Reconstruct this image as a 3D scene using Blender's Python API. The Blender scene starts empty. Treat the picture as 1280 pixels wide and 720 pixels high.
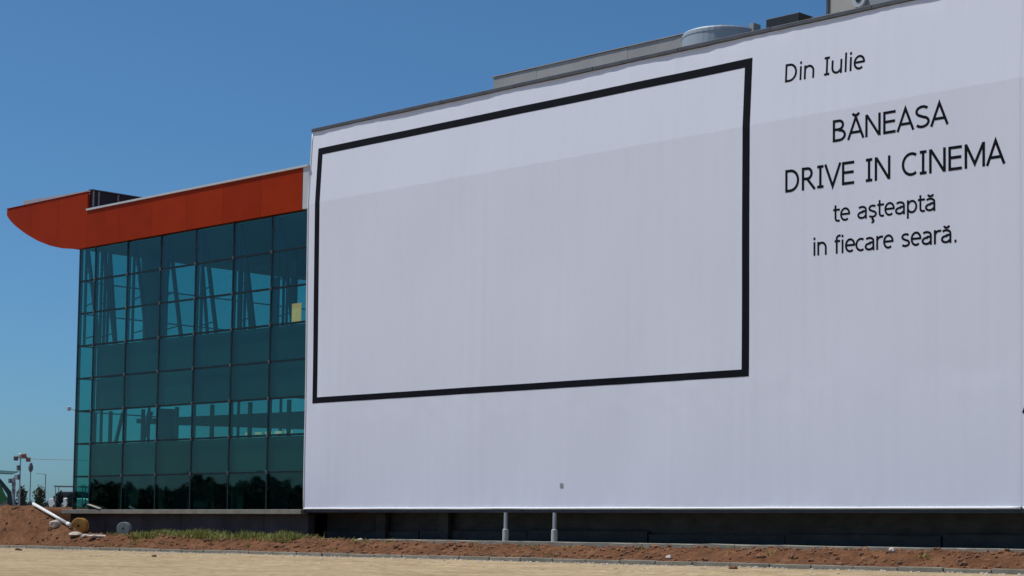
import bpy, bmesh, math, random
from mathutils import Vector, Matrix, noise
random.seed(7)
R = math.radians
PI = math.pi
scene = bpy.context.scene
col = scene.collection

# ------------------------------------------------------------------ camera
cam_d = bpy.data.cameras.new('camera')
cam = bpy.data.objects.new('camera', cam_d)
col.objects.link(cam)
scene.camera = cam
YAW, PITCH, ROLL = 0.792752, 0.051756, 0.017214
F_ = Vector((-math.sin(YAW)*math.cos(PITCH), math.cos(YAW)*math.cos(PITCH), math.sin(PITCH)))
R_ = Vector((math.cos(YAW), math.sin(YAW), 0))
U_ = R_.cross(F_)
R2 = R_*math.cos(ROLL) + U_*math.sin(ROLL)
U2 = U_*math.cos(ROLL) - R_*math.sin(ROLL)
m3 = Matrix((R2, U2, -F_)).transposed()
cam.matrix_world = Matrix.Translation((63.341, -50.4215, 0.3188)) @ m3.to_4x4()
cam_d.sensor_width = 36
cam_d.lens = 2434.99*36/1280
cam_d.shift_y = 193.66/1280
cam_d.clip_start = 0.1
cam_d.clip_end = 9000

# ------------------------------------------------------------------ light
SUN_EL = R(62)
SUN_AZ = Vector((-0.80, -0.60)).normalized()      # towards the sun, seen from above
sun_dir = Vector((SUN_AZ.x*math.cos(SUN_EL), SUN_AZ.y*math.cos(SUN_EL), math.sin(SUN_EL)))
w = bpy.data.worlds.new('World'); scene.world = w; w.use_nodes = True
nt = w.node_tree
sky = nt.nodes.new('ShaderNodeTexSky'); sky.sky_type = 'NISHITA'; sky.sun_disc = False
sky.sun_elevation = SUN_EL
sky.sun_rotation = math.atan2(SUN_AZ.x, SUN_AZ.y)
sky.altitude = 0; sky.air_density = 0.8; sky.dust_density = 1.0; sky.ozone_density = 8.0
bg = nt.nodes['Background']; bg.inputs[1].default_value = 0.09
wb = nt.nodes.new('ShaderNodeMix'); wb.data_type = 'RGBA'; wb.blend_type = 'MULTIPLY'; wb.inputs[0].default_value = 1
wb.inputs[7].default_value = (0.66, 0.97, 1.06, 1)      # the photograph's cool white balance, the same over the whole sky
nt.links.new(sky.outputs[0], wb.inputs[6]); nt.links.new(wb.outputs[2], bg.inputs[0])
sl = bpy.data.lights.new('sun', 'SUN'); sl.energy = 3.6; sl.angle = R(0.5); sl.color = (1, 0.965, 0.91)
so = bpy.data.objects.new('sun', sl); col.objects.link(so)
so.rotation_euler = sun_dir.to_track_quat('Z', 'Y').to_euler()
scene.view_settings.view_transform = 'Standard'
scene.view_settings.look = 'None'
scene.view_settings.exposure = 0.0
scene.view_settings.gamma = 1.0
scene.cycles.transparent_max_bounces = 24
scene.cycles.max_bounces = 8

# ------------------------------------------------------------------ materials
def vary(m, amt):
    """each object that wears the material is a little lighter or darker, as separate panels are"""
    n = m.node_tree.nodes; l = m.node_tree.links; b = n['Principled BSDF']
    oi = n.new('ShaderNodeObjectInfo'); mr = n.new('ShaderNodeMapRange'); mr.inputs[3].default_value = 1-amt; mr.inputs[4].default_value = 1+amt
    l.new(oi.outputs['Random'], mr.inputs[0])
    hs = n.new('ShaderNodeHueSaturation'); l.new(mr.outputs[0], hs.inputs['Value'])
    inp = b.inputs['Base Color']
    if inp.is_linked: l.new(inp.links[0].from_socket, hs.inputs['Color'])
    else: hs.inputs['Color'].default_value = inp.default_value
    l.new(hs.outputs[0], inp)
def mat(name, base, rough=0.6, metal=0.0, var=0.0, scale=4.0, bump=0.0, bscale=30.0, spec=0.5, stretch=(1, 1, 1), detail=6, c2=None):
    m = bpy.data.materials.new(name); m.use_nodes = True
    n = m.node_tree.nodes; l = m.node_tree.links
    b = n['Principled BSDF']
    b.inputs['Roughness'].default_value = rough
    b.inputs['Metallic'].default_value = metal
    b.inputs['Specular IOR Level'].default_value = spec
    b.inputs['Base Color'].default_value = (*base, 1)
    tc = n.new('ShaderNodeTexCoord')
    mp = n.new('ShaderNodeMapping'); mp.inputs['Scale'].default_value = stretch
    geo = n.new('ShaderNodeNewGeometry')
    l.new(geo.outputs['Position'], mp.inputs['Vector'])
    if var > 0 or c2:
        t = n.new('ShaderNodeTexNoise'); t.inputs['Scale'].default_value = scale; t.inputs['Detail'].default_value = detail
        l.new(mp.outputs[0], t.inputs['Vector'])
        r = n.new('ShaderNodeValToRGB')
        r.color_ramp.elements[0].position = 0.3; r.color_ramp.elements[1].position = 0.7
        lo = c2 if c2 else tuple(c*(1-var) for c in base)
        hi = base if c2 else tuple(min(1, c*(1+var)) for c in base)
        r.color_ramp.elements[0].color = (*lo, 1); r.color_ramp.elements[1].color = (*hi, 1)
        l.new(t.outputs['Fac'], r.inputs[0]); l.new(r.outputs[0], b.inputs['Base Color'])
    if bump > 0:
        t2 = n.new('ShaderNodeTexNoise'); t2.inputs['Scale'].default_value = bscale; t2.inputs['Detail'].default_value = 8
        l.new(mp.outputs[0], t2.inputs['Vector'])
        bp = n.new('ShaderNodeBump'); bp.inputs['Strength'].default_value = bump; bp.inputs['Distance'].default_value = 0.05
        l.new(t2.outputs['Fac'], bp.inputs['Height']); l.new(bp.outputs[0], b.inputs['Normal'])
    return m

def glass_mat(name, tint, gloss=(0.8, 1, 1), rough=0.02):
    m = bpy.data.materials.new(name); m.use_nodes = True
    n = m.node_tree.nodes; l = m.node_tree.links
    n.remove(n['Principled BSDF']); out = n['Material Output']
    tr = n.new('ShaderNodeBsdfTransparent'); tr.inputs[0].default_value = (*tint, 1)
    gl = n.new('ShaderNodeBsdfGlossy'); gl.inputs['Color'].default_value = (*gloss, 1); gl.inputs['Roughness'].default_value = rough
    gq = n.new('ShaderNodeNewGeometry'); dt = n.new('ShaderNodeVectorMath'); dt.operation = 'DOT_PRODUCT'
    l.new(gq.outputs['Normal'], dt.inputs[0]); l.new(gq.outputs['Incoming'], dt.inputs[1])
    ab = n.new('ShaderNodeMath'); ab.operation = 'ABSOLUTE'; l.new(dt.outputs['Value'], ab.inputs[0])
    iv = n.new('ShaderNodeMath'); iv.operation = 'SUBTRACT'; iv.inputs[0].default_value = 1; l.new(ab.outputs[0], iv.inputs[1])
    pw = n.new('ShaderNodeMath'); pw.operation = 'POWER'; l.new(iv.outputs[0], pw.inputs[0]); pw.inputs[1].default_value = 5
    fr = n.new('ShaderNodeMath'); fr.operation = 'MULTIPLY_ADD'; l.new(pw.outputs[0], fr.inputs[0]); fr.inputs[1].default_value = .95; fr.inputs[2].default_value = .04
    nz = n.new('ShaderNodeTexNoise'); nz.inputs['Scale'].default_value = 0.7; nz.inputs['Detail'].default_value = 1
    geo = n.new('ShaderNodeNewGeometry'); l.new(geo.outputs['Position'], nz.inputs['Vector'])
    bp = n.new('ShaderNodeBump'); bp.inputs['Strength'].default_value = 0.04; bp.inputs['Distance'].default_value = 0.05
    l.new(nz.outputs['Fac'], bp.inputs['Height']); l.new(bp.outputs[0], gl.inputs['Normal'])
    mx = n.new('ShaderNodeMixShader')
    oi = n.new('ShaderNodeObjectInfo'); mr = n.new('ShaderNodeMapRange'); mr.inputs[3].default_value = .93; mr.inputs[4].default_value = 1.03
    hs = n.new('ShaderNodeHueSaturation'); hs.inputs['Color'].default_value = (*tint, 1)
    l.new(oi.outputs['Random'], mr.inputs[0]); l.new(mr.outputs[0], hs.inputs['Value']); l.new(hs.outputs[0], tr.inputs[0])
    l.new(fr.outputs[0], mx.inputs[0]); l.new(tr.outputs[0], mx.inputs[1]); l.new(gl.outputs[0], mx.inputs[2])
    l.new(mx.outputs[0], out.inputs[0])
    return m

M = {}
M['cloth_hi'] = mat('banner_cloth', (0.71, 0.74, 0.845), 0.75, var=0.011, scale=1.2, stretch=(3, 1, .25), bump=0.02, bscale=20)
M['cloth_lo'] = M['cloth_hi']
M['hem'] = mat('white_hem', (0.85, 0.85, 0.86), 0.6)
M['ink'] = mat('black_print', (0.004, 0.005, 0.010), 0.8, var=0.2, scale=3, spec=.12)
M['clad'] = mat('white_cladding', (0.7, 0.7, 0.71), 0.5, var=0.04, scale=.6)
M['cap'] = mat('dark_grey_flashing', (0.10, 0.10, 0.11), 0.45, metal=0.3, var=0.2, scale=1.5)
M['roof'] = mat('roof_membrane', (0.2, 0.2, 0.2), 0.9, var=0.2, scale=.5)
M['beam'] = mat('dark_steel', (0.03, 0.032, 0.042), 0.5, metal=0.2, var=0.2, scale=2)
M['shade_dark'] = mat('shade_darkened_wall', (0.038, 0.037, 0.035), 0.85, var=0.35, scale=1.3, bump=.3, bscale=9, stretch=(1, 1, 2))  # shade of the recess is put into this near-black colour
M['concrete'] = mat('grey_concrete', (0.22, 0.205, 0.165), 0.85, var=0.2, scale=1.8, bump=.25, bscale=14)
M['palecon'] = mat('pale_concrete', (0.45, 0.44, 0.42), 0.85, var=0.15, scale=3, bump=.2, bscale=20)
M['plinth'] = mat('dark_plinth', (0.055, 0.052, 0.052), 0.85, var=0.3, scale=1.1, bump=.3, bscale=8)  # dark base colour carries the shade under the ledge
M['orange'] = mat('orange_red_panel', (0.285, 0.025, 0.003), 0.5, var=0.08, scale=.8, stretch=(1, 1, 1), spec=.05)
M['flash'] = mat('pale_flashing', (0.50, 0.51, 0.53), 0.4, var=.04, scale=2)
M['glass'] = glass_mat('teal_glass', (0.49, 0.785, 0.745))
M['sideglass'] = glass_mat('teal_side_glass', (0.55, 0.80, 0.79))
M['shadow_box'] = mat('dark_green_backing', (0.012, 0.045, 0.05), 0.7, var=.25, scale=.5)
M['mullion'] = mat('dark_mullion', (0.008, 0.018, 0.024), 0.6, spec=.15, var=.2, scale=3)
M['strut'] = mat('painted_steel_strut', (0.03, 0.045, 0.06), 0.5, metal=0.2)
M['spider'] = mat('brushed_fitting', (0.13, 0.16, 0.17), 0.5, metal=.2)
M['soffit'] = mat('grey_ceiling', (0.16, 0.17, 0.17), 0.8, var=.1, scale=1)
M['interior'] = mat('dark_interior', (0.03, 0.03, 0.03), 0.8, var=.4, scale=.35)
M['colm'] = mat('grey_column', (0.12, 0.12, 0.13), 0.7, var=.1, scale=1)
M['yellow'] = mat('yellow_emissive_panel', (0.75, 0.6, 0.25), 0.6, var=.1, scale=4)
M['yellow'].node_tree.nodes['Principled BSDF'].inputs['Emission Color'].default_value = (1, .27, .07, 1)
M['yellow'].node_tree.nodes['Principled BSDF'].inputs['Emission Strength'].default_value = .8  # emission added and tinted so the panel shows yellow through the teal glass
M['lamp'] = mat('lit_lamp_glass', (0.8, 0.75, 0.6), 0.5)
M['lamp'].node_tree.nodes['Principled BSDF'].inputs['Emission Color'].default_value = (1, .62, .4, 1)
M['lamp'].node_tree.nodes['Principled BSDF'].inputs['Emission Strength'].default_value = .55
M['unit'] = mat('galvanised_unit', (0.36, 0.345, 0.33), 0.55, metal=.0, var=.1, scale=.8)
M['steel'] = mat('bright_steel', (0.36, 0.41, 0.45), 0.6, metal=.2, var=.06, scale=1.5, stretch=(1, 1, .2))
M['black'] = mat('black_unit', (0.012, 0.012, 0.014), 0.5, var=.2, scale=3)
M['beige'] = mat('beige_unit', (0.44, 0.41, 0.36), 0.6, var=.07, scale=.9)
M['greyunit'] = mat('grey_unit', (0.30, 0.31, 0.32), 0.6, var=.1, scale=.9)
M['pipe'] = mat('white_pipe', (0.80, 0.79, 0.76), 0.4, var=.06, scale=3)
M['reel_o'] = mat('orange_reel', (0.70, 0.33, 0.05), 0.5, var=.15, scale=5)
M['reel_g'] = mat('grey_green_reel', (0.30, 0.34, 0.30), 0.7, var=.2, scale=5)
M['rock'] = mat('pale_rubble', (0.52, 0.45, 0.38), 0.9, var=.2, scale=6, bump=.4, bscale=15)
M['clod'] = mat('red_clod', (0.19, 0.086, 0.042), 0.95, var=.45, scale=2.5, bump=.4, bscale=12)
M['grass'] = mat('grass_green', (0.19, 0.25, 0.03), 0.7, c2=(0.28, 0.24, 0.07), scale=1.5)
M['wood'] = mat('grey_plank', (0.4, 0.36, 0.3), 0.8, var=.2, scale=6)
M['tarp'] = mat('green_tarp', (0.05, 0.26, 0.07), 0.5, var=.3, scale=1.0)
M['tarp_d'] = mat('dark_green_tarp', (0.02, 0.07, 0.05), 0.5, var=.3, scale=1.0)
M['tarp_p'] = mat('pale_green_tarp', (0.35, 0.45, 0.33), 0.5, var=.2, scale=1.0)
M['galv'] = mat('galvanised_pole', (0.42, 0.43, 0.45), 0.5, metal=.3, var=.1, scale=2)
M['lampd'] = mat('dark_lamp_housing', (0.13, 0.13, 0.15), 0.5)  # greyed: distance haze mixed into the housing colour
M['red'] = mat('hazed_red_housing', (0.27, 0.13, 0.12), 0.5)  # red paled by haze painted into the colour
M['leaf'] = mat('olive_leaves', (0.085, 0.10, 0.05), 0.8, c2=(0.05, 0.06, 0.03), scale=1.2)
M['leaf_f'] = mat('hazed_olive_leaves', (0.12, 0.13, 0.08), 0.8, c2=(0.08, 0.09, 0.055), scale=1.2)  # paler olive, the far haze is put into the leaf colour
M['leaf_b'] = mat('bluish_leaves', (0.09, 0.11, 0.10), 0.8, c2=(0.05, 0.07, 0.07), scale=1.2)
M['bark'] = mat('brown_bark', (0.09, 0.07, 0.05), 0.9, var=.2, scale=8)
M['hedge'] = mat('dark_hedge', (0.018, 0.022, 0.014), 0.9, var=.4, scale=2)
M['carw'] = mat('white_car_paint', (0.75, 0.75, 0.76), 0.25)
M['carglass'] = mat('dark_car_glass', (0.02, 0.025, 0.03), 0.1)
M['tyre'] = mat('black_rubber', (0.015, 0.015, 0.015), 0.8)
M['cable'] = mat('brown_cable', (0.35, 0.2, 0.18), 0.6)

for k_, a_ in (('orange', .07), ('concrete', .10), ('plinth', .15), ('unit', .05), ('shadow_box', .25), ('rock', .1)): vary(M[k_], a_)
def ground_mat(name, cols, s1, s2, bump, dist, track=False):
    m = bpy.data.materials.new(name); m.use_nodes = True
    n = m.node_tree.nodes; l = m.node_tree.links
    b = n['Principled BSDF']; b.inputs['Roughness'].default_value = 0.95; b.inputs['Specular IOR Level'].default_value = 0.15
    geo = n.new('ShaderNodeNewGeometry')
    a = n.new('ShaderNodeTexNoise'); a.inputs['Scale'].default_value = s1; a.inputs['Detail'].default_value = 8; a.inputs['Roughness'].default_value = .65
    c = n.new('ShaderNodeTexNoise'); c.inputs['Scale'].default_value = s2; c.inputs['Detail'].default_value = 10; c.inputs['Roughness'].default_value = .7
    l.new(geo.outputs['Position'], a.inputs['Vector']); l.new(geo.outputs['Position'], c.inputs['Vector'])
    r1 = n.new('ShaderNodeValToRGB'); r1.color_ramp.elements[0].position = .32; r1.color_ramp.elements[1].position = .68
    r1.color_ramp.elements[0].color = (*cols[0], 1); r1.color_ramp.elements[1].color = (*cols[1], 1)
    r2 = n.new('ShaderNodeValToRGB'); r2.color_ramp.elements[0].position = .35; r2.color_ramp.elements[1].position = .7
    r2.color_ramp.elements[0].color = (0.62, 0.6, 0.56, 1); r2.color_ramp.elements[1].color = (1.25, 1.22, 1.2, 1)
    mx = n.new('ShaderNodeMix'); mx.data_type = 'RGBA'; mx.blend_type = 'MULTIPLY'; mx.inputs[0].default_value = 1
    l.new(a.outputs['Fac'], r1.inputs[0]); l.new(c.outputs['Fac'], r2.inputs[0])
    l.new(r1.outputs[0], mx.inputs[6]); l.new(r2.outputs[0], mx.inputs[7])
    last = mx.outputs[2]
    if track:   # old wheel tracks worn along the field, parallel to the kerb
        mp = n.new('ShaderNodeMapping'); mp.inputs['Scale'].default_value = (0.2, 0.7, 1); mp.inputs['Rotation'].default_value = (0, 0, R(7))
        t = n.new('ShaderNodeTexNoise'); t.inputs['Scale'].default_value = 1.0; t.inputs['Detail'].default_value = 5
        l.new(geo.outputs['Position'], mp.inputs[0]); l.new(mp.outputs[0], t.inputs['Vector'])
        r3 = n.new('ShaderNodeValToRGB'); r3.color_ramp.elements[0].position = .36; r3.color_ramp.elements[1].position = .5
        r3.color_ramp.elements[0].color = (0.84, 0.81, 0.78, 1); r3.color_ramp.elements[1].color = (1, 1, 1, 1)
        mx2 = n.new('ShaderNodeMix'); mx2.data_type = 'RGBA'; mx2.blend_type = 'MULTIPLY'; mx2.inputs[0].default_value = 1
        l.new(t.outputs['Fac'], r3.inputs[0]); l.new(last, mx2.inputs[6]); l.new(r3.outputs[0], mx2.inputs[7]); last = mx2.outputs[2]
    l.new(last, b.inputs['Base Color'])
    bp = n.new('ShaderNodeBump'); bp.inputs['Strength'].default_value = bump; bp.inputs['Distance'].default_value = dist
    l.new(c.outputs['Fac'], bp.inputs['Height']); l.new(bp.outputs[0], b.inputs['Normal'])
    return m
M['sand'] = ground_mat('sandy_gravel', ((0.40, 0.298, 0.172), (0.51, 0.39, 0.24)), 0.45, 3.5, 0.5, 0.05, True)
M['dirt'] = ground_mat('red_brown_earth', ((0.12, 0.050, 0.022), (0.225, 0.107, 0.052)), 0.9, 4.0, 0.9, 0.12)
M['earth'] = ground_mat('brown_earth', ((0.145, 0.063, 0.029), (0.22, 0.105, 0.052)), 0.7, 3.0, 0.8, 0.12)
M['land'] = ground_mat('dry_land', ((0.20, 0.16, 0.10), (0.26, 0.21, 0.13)), 0.05, .5, 0.3, 0.1)

# ------------------------------------------------------------------ mesh helpers
class MB:
    def __init__(s): s.v = []; s.f = []
    def box(s, x0, x1, y0, y1, z0, z1):
        b = len(s.v)
        s.v += [(x0,y0,z0),(x1,y0,z0),(x1,y1,z0),(x0,y1,z0),(x0,y0,z1),(x1,y0,z1),(x1,y1,z1),(x0,y1,z1)]
        s.f += [tuple(b+i for i in q) for q in ((3,2,1,0),(4,5,6,7),(0,1,5,4),(1,2,6,5),(2,3,7,6),(3,0,4,7))]
        return s
    def bar(s, p, q, a, b=None):
        """square bar from p to q, widths a x b"""
        b = b or a
        p = Vector(p); q = Vector(q); d = (q-p).normalized()
        u = Vector((0,0,1)) if abs(d.z) < .95 else Vector((1,0,0))
        e = d.cross(u).normalized(); g = e.cross(d)
        k = len(s.v)
        for c in (p, q):
            for i, j in ((-1,-1),(1,-1),(1,1),(-1,1)): s.v.append(tuple(c+e*i*a/2+g*j*b/2))
        s.f += [tuple(k+i for i in t) for t in ((0,1,2,3),(7,6,5,4),(0,4,5,1),(1,5,6,2),(2,6,7,3),(3,7,4,0))]
        return s
    def tube(s, pts, rad, n=10, cap=True):
        pts = [Vector(p) for p in pts]; rad = rad if isinstance(rad, (list, tuple)) else [rad]*len(pts)
        k = len(s.v)
        for i, p in enumerate(pts):
            d = (pts[min(i+1, len(pts)-1)]-pts[max(i-1, 0)]).normalized()
            u = Vector((0,0,1)) if abs(d.z) < .95 else Vector((1,0,0))
            e = d.cross(u).normalized(); g = e.cross(d)
            for j in range(n):
                a = 2*PI*j/n; s.v.append(tuple(p+(e*math.cos(a)+g*math.sin(a))*rad[i]))
        for i in range(len(pts)-1):
            for j in range(n):
                a, b = k+i*n+j, k+i*n+(j+1) % n; s.f.append((a, b, b+n, a+n))
        if cap:
            s.f.append(tuple(k+j for j in range(n))[::-1]); s.f.append(tuple(k+(len(pts)-1)*n+j for j in range(n)))
        return s
    def lathe(s, prof, n=24, c=(0,0,0), axis='z'):
        k = len(s.v)
        for r, h in prof:
            for j in range(n):
                a = 2*PI*j/n; x, y, z = r*math.cos(a), r*math.sin(a), h
                if axis == 'y': x, y, z = x, z, y
                s.v.append((c[0]+x, c[1]+y, c[2]+z))
        for i in range(len(prof)-1):
            for j in range(n):
                a, b = k+i*n+j, k+i*n+(j+1) % n; s.f.append((a, b, b+n, a+n))
        s.f.append(tuple(k+j for j in range(n))[::-1]); s.f.append(tuple(k+(len(prof)-1)*n+j for j in range(n)))
        return s
    def prism(s, poly, y0, y1):
        """polygon in (x, z) extruded along y"""
        k = len(s.v); n = len(poly)
        s.v += [(x, y0, z) for x, z in poly] + [(x, y1, z) for x, z in poly]
        s.f.append(tuple(range(k, k+n))); s.f.append(tuple(range(k+n, k+2*n))[::-1])
        for i in range(n):
            j = (i+1) % n; s.f.append((k+i, k+n+i, k+n+j, k+j))
        return s
    def build(s, name, m, parent=None, smooth=False, bevel=0):
        me = bpy.data.meshes.new(name); me.from_pydata(s.v, [], s.f)
        bm = bmesh.new(); bm.from_mesh(me); bmesh.ops.recalc_face_normals(bm, faces=bm.faces)
        if bevel: bmesh.ops.bevel(bm, geom=bm.edges[:], offset=bevel, segments=1, affect='EDGES')
        bm.to_mesh(me); bm.free()
        if smooth:
            for p in me.polygons: p.use_smooth = True
        me.materials.append(M[m] if isinstance(m, str) else m)
        o = bpy.data.objects.new(name, me); col.objects.link(o)
        if parent: o.parent = parent
        return o
def link(name, me, parent, loc=(0,0,0)):
    o = bpy.data.objects.new(name, me); col.objects.link(o); o.location = loc
    if parent: o.parent = parent
    return o
def tag(o, label=None, cat=None, group=None, kind=None):
    if label: o['label'] = label
    if cat: o['category'] = cat
    if group: o['group'] = group
    if kind: o['kind'] = kind
    return o
def empty(name, loc=(0,0,0)):
    o = bpy.data.objects.new(name, None); col.objects.link(o); o.location = loc; o.empty_display_size = .3
    return o
def N(x, y, z=0): return noise.noise(Vector((x, y, z)))

# ------------------------------------------------------------------ ground
def sm(t): t = max(0, min(1, t)); return t*t*(3-2*t)
def sand_z(x, y):
    t = -0.27 + 0.0204*(max(y, -55)+4.4)
    return t + .025*N(x*.25, y*.25, 3) + .022*N(x*.8, y*.8, 8)*sm((-4.6-y)/1.2) - .035*math.exp(-((y+9.2-.02*x)/.22)**2) - .035*math.exp(-((y+11.0-.02*x)/.22)**2)
def grid(name, xs, ys, zf, m, kind='structure', smooth=True):
    mb = MB(); nx = len(xs)
    for y in ys:
        for x in xs: mb.v.append((x, y, zf(x, y)))
    for j in range(len(ys)-1):
        for i in range(nx-1):
            a = j*nx+i; mb.f.append((a, a+1, a+nx+1, a+nx))
    o = mb.build(name, m, smooth=smooth); tag(o, kind=kind); return o
def lin(a, b, n): return [a+(b-a)*i/(n-1) for i in range(n)]
xs = [-3000, -1200, -500, -200, -100, -60] + lin(-40, 75, 231) + [100, 160, 300, 700, 1500, 3000]
ys = [-3000, -1200, -500, -200, -100] + lin(-60, -26, 40) + lin(-25, -4.28, 70)
grid('sand_field', xs, ys, sand_z, 'sand')

def bank_z(x, y):
    top = .35 - .07*sm((x-3)/4) + .03*math.sin(x*.21+1) + (.08 if x < -1 else 0)*sm((-x-1)/3)
    edge = -2.6 + .35*N(x*.3, 0, 5)
    t = sm((edge - y)/(edge+4.0))
    rough = .07*N(x*1.3, y*1.3, 1) + .05*N(x*3.1, y*3.1, 2)
    amp = .5 if y > -1.0 else 1.0
    amp *= sm((y+4.05)/.5)
    z = top*(1-t) + (-.11)*t + rough*amp
    if y < -4.0: z -= (-4.0-y)*.45; z += .075*max(0, N(x*.45, 0, 21)+.15)+.02*N(x*2.5, y*4, 22)
    return z
xs = [-3000, -1200, -500, -200, -100] + lin(-60, -25, 30) + lin(-24.6, 44, 460) + lin(46, 75, 25) + [100, 200, 500, 1500, 3000]
ys = [-4.24, -4.2, -4.15, -4.1]+lin(-4.06, 1.3, 46)
grid('earth_bank', xs, ys, bank_z, 'dirt')
# land behind, reaching the horizon
def land_z(x, y):
    if y < 3: return bank_z(x, 1.3)-.06
    base = .35 + 1.2*sm((y-3)/12)
    return base + .1*N(x*.05, y*.05, 4)
xs = [-4000, -2000, -900, -400, -250] + lin(-180, 80, 60) + [120, 300, 900, 2000, 4000]
ys = [1.1, 3, 4, 6, 8, 10, 12, 15, 18, 22, 26, 30, 40, 55, 75, 100, 140, 200, 320, 600, 1200, 2500, 5000]
grid('land', xs, ys, land_z, 'land')

# kerb: separate concrete kerb stones along the edge of the field
kerb = tag(empty('kerb', (0, -4.17, -.3)), kind='structure')
kme = MB().box(0, 1.47, -.10, .10, -.15, .165).build('kerb_stone', 'concrete', kerb, bevel=.015)
km = kme.data; first = True
i = 0
x = -34.0
while x < 44:
    o = kme if first else link('kerb_stone', km, kerb)
    first = False
    o.location = (x, random.uniform(-.015, .015), random.uniform(-.014, .014)); o.rotation_euler = (random.uniform(-.03, .03), random.uniform(-.006, .006), random.uniform(-.006, .006))
    x += 1.5; i += 1

# ------------------------------------------------------------------ big white building
B, T = 1.6, 17.33
WX1 = 46.0
bld = tag(empty('white_hall_building', (22, 10, .3)), 'large windowless white box building behind the cinema banner, on dark base', 'building')
def part(mb, name, m, parent, **k):
    """build in world coordinates under a parent that stands elsewhere"""
    o = mb.build(name, m, None, **k); o.parent = parent
    base = parent.matrix_world if parent.type != 'EMPTY' else Matrix.Translation(parent.location)
    if parent.parent is None: o.matrix_parent_inverse = Matrix.Translation(-parent.location)
    return o
part(MB().box(0.02, WX1, .26, .36, B, T-.02), 'front_wall', 'clad', bld)
part(MB().box(0.02, .22, .36, 30, B, T-.02), 'side_wall', 'clad', bld)
part(MB().box(WX1-.2, WX1, .36, 30, B, T-.02), 'side_wall', 'clad', bld)
part(MB().box(0.02, WX1, 30, 30.2, B, T-.02), 'rear_wall', 'clad', bld)
part(MB().box(.22, WX1-.2, .36, 30, T-.5, T-.3), 'roof', 'roof', bld)
xx = 0.0; k = 0
while xx < WX1-.1:      # parapet cappings, end to end
    x1 = min(xx+4.0, WX1)
    part(MB().box(xx+.004-.03*(k == 0), x1-.004, -.05, .50, T-.0, T+.13+.006*(k % 2)), 'parapet_cap', 'cap', bld, bevel=.012)
    xx = x1; k += 1
part(MB().box(0, WX1, .0, .5, B-.13, B-.005), 'edge_beam', 'beam', bld)
part(MB().box(0.05, WX1, .5, 30, B-.12, B-.02), 'floor_slab', 'shade_dark', bld)
part(MB().box(0.0, WX1, 1.25, 1.6, -.2, B-.12), 'foundation_wall', 'shade_dark', bld)
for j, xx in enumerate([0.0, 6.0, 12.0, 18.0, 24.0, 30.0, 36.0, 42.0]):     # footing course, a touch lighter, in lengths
    part(MB().box(xx+.02, xx+5.96, 1.02+.03*(j % 2), 1.25, .0, .78+.05*((j*7) % 3-1)), 'footing_course', 'shade_dark', bld)
for xx, zz in ((3.6, .5), (7.3, .45)):
    part(MB().box(xx, xx+.55, .85, 1.0, .1, B-.13), 'foundation_pier', 'shade_dark', bld)
for xx in (11.87, 14.385):
    p = part(MB().tube([(xx, .05, .8), (xx, .05, B-.13)], .075, 10), 'prop_post', 'galv', bld, smooth=False)
    q = MB().lathe([(.125, .1), (.12, .84), (.09, .87)], 12, (xx, .05, 0)).build('post_sleeve', 'palecon', p)
    q.matrix_parent_inverse = p.matrix_parent_inverse.copy(); q.matrix_parent_inverse = Matrix.Identity(4)
# concrete apron strip at the foot of the wall
ap = MB()
nx = 150
for j, (yy, zz) in enumerate(((-1.7, -.3), (-1.7, .40), (-1.5, .415), (.95, .42), (.95, -.3))):
    for i in range(nx):
        x = 3.2+42.8*i/(nx-1)
        e = sm(i/12)
        ap.v.append((x, yy + (.16*N(x*.5, 3) if j < 2 else 0), zz-(.13*(1-e) if j in (1, 2, 3) else 0)+(.035*N(x*.8, 1)+.02*N(x*2.6, 4) if j in (1, 2) else 0)))
for j in range(4):
    for i in range(nx-1):
        a = j*nx+i; ap.f.append((a, a+1, a+nx+1, a+nx))
o = ap.build('concrete_apron', 'concrete', smooth=False); tag(o, kind='structure')

# ------------------------------------------------------------------ the banner
SEAM = 14.28
def cloth_y(x, z, top=17.3, bot=1.6):
    # the cloth bellies out a little up to the seam; above it, it leans back to the parapet
    lean = max(0, z-SEAM)*.051 - (min(z, SEAM)-B)*.011
    d = .0042*N(x*3.3, z*.06, 11) + .0020*N(x*9.0, z*.05, 17) + .03*N(x*.35, z*.2, 2)
    e = max(0, 1-(z-bot)/.9); d += .012*e*N(x*2.2, z*1.5, 5)
    e = max(0, 1-(top-z)/.8); d += .03*e*abs(N(x*1.4+z*.8, z*.9, 7))
    # slack folds just under the black frame and beside it
    e = max(0, 1-abs(z-5.5)/.7); d += .022*e*N(x*1.3+z*1.5, z*1.1, 9)
    return d+lean
ban = tag(empty('cinema_banner', (16.7, 0, B)), 'huge white cloth banner with black screen outline and DRIVE IN CINEMA lettering', 'banner')
def sheet(name, x0, x1, z0, z1, off, m, parent, step=.085, dz=.3):
    nx = int((x1-x0)/step)+1; nz = max(3, int((z1-z0)/dz)+1)
    mb = MB()
    for j in range(nz):
        z = z0+(z1-z0)*j/(nz-1)
        for i in range(nx):
            x = x0+(x1-x0)*i/(nx-1); mb.v.append((x, off+cloth_y(x, z), z))
    for j in range(nz-1):
        for i in range(nx-1):
            a = j*nx+i; mb.f.append((a, a+1, a+nx+1, a+nx))
    # turned-back edges so that the cloth has a thickness
    for i in range(nx-1):
        b = len(mb.v)
        for r in ((0,) if z0 < SEAM-1 else (nz-1,)):
            b = len(mb.v); p, q = mb.v[r*nx+i], mb.v[r*nx+i+1]
            mb.v += [p, q, (p[0], p[1]+.03, p[2]), (q[0], q[1]+.03, q[2])]; mb.f.append((b, b+1, b+3, b+2))
    return part(mb, name, m, parent, smooth=True)
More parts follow.
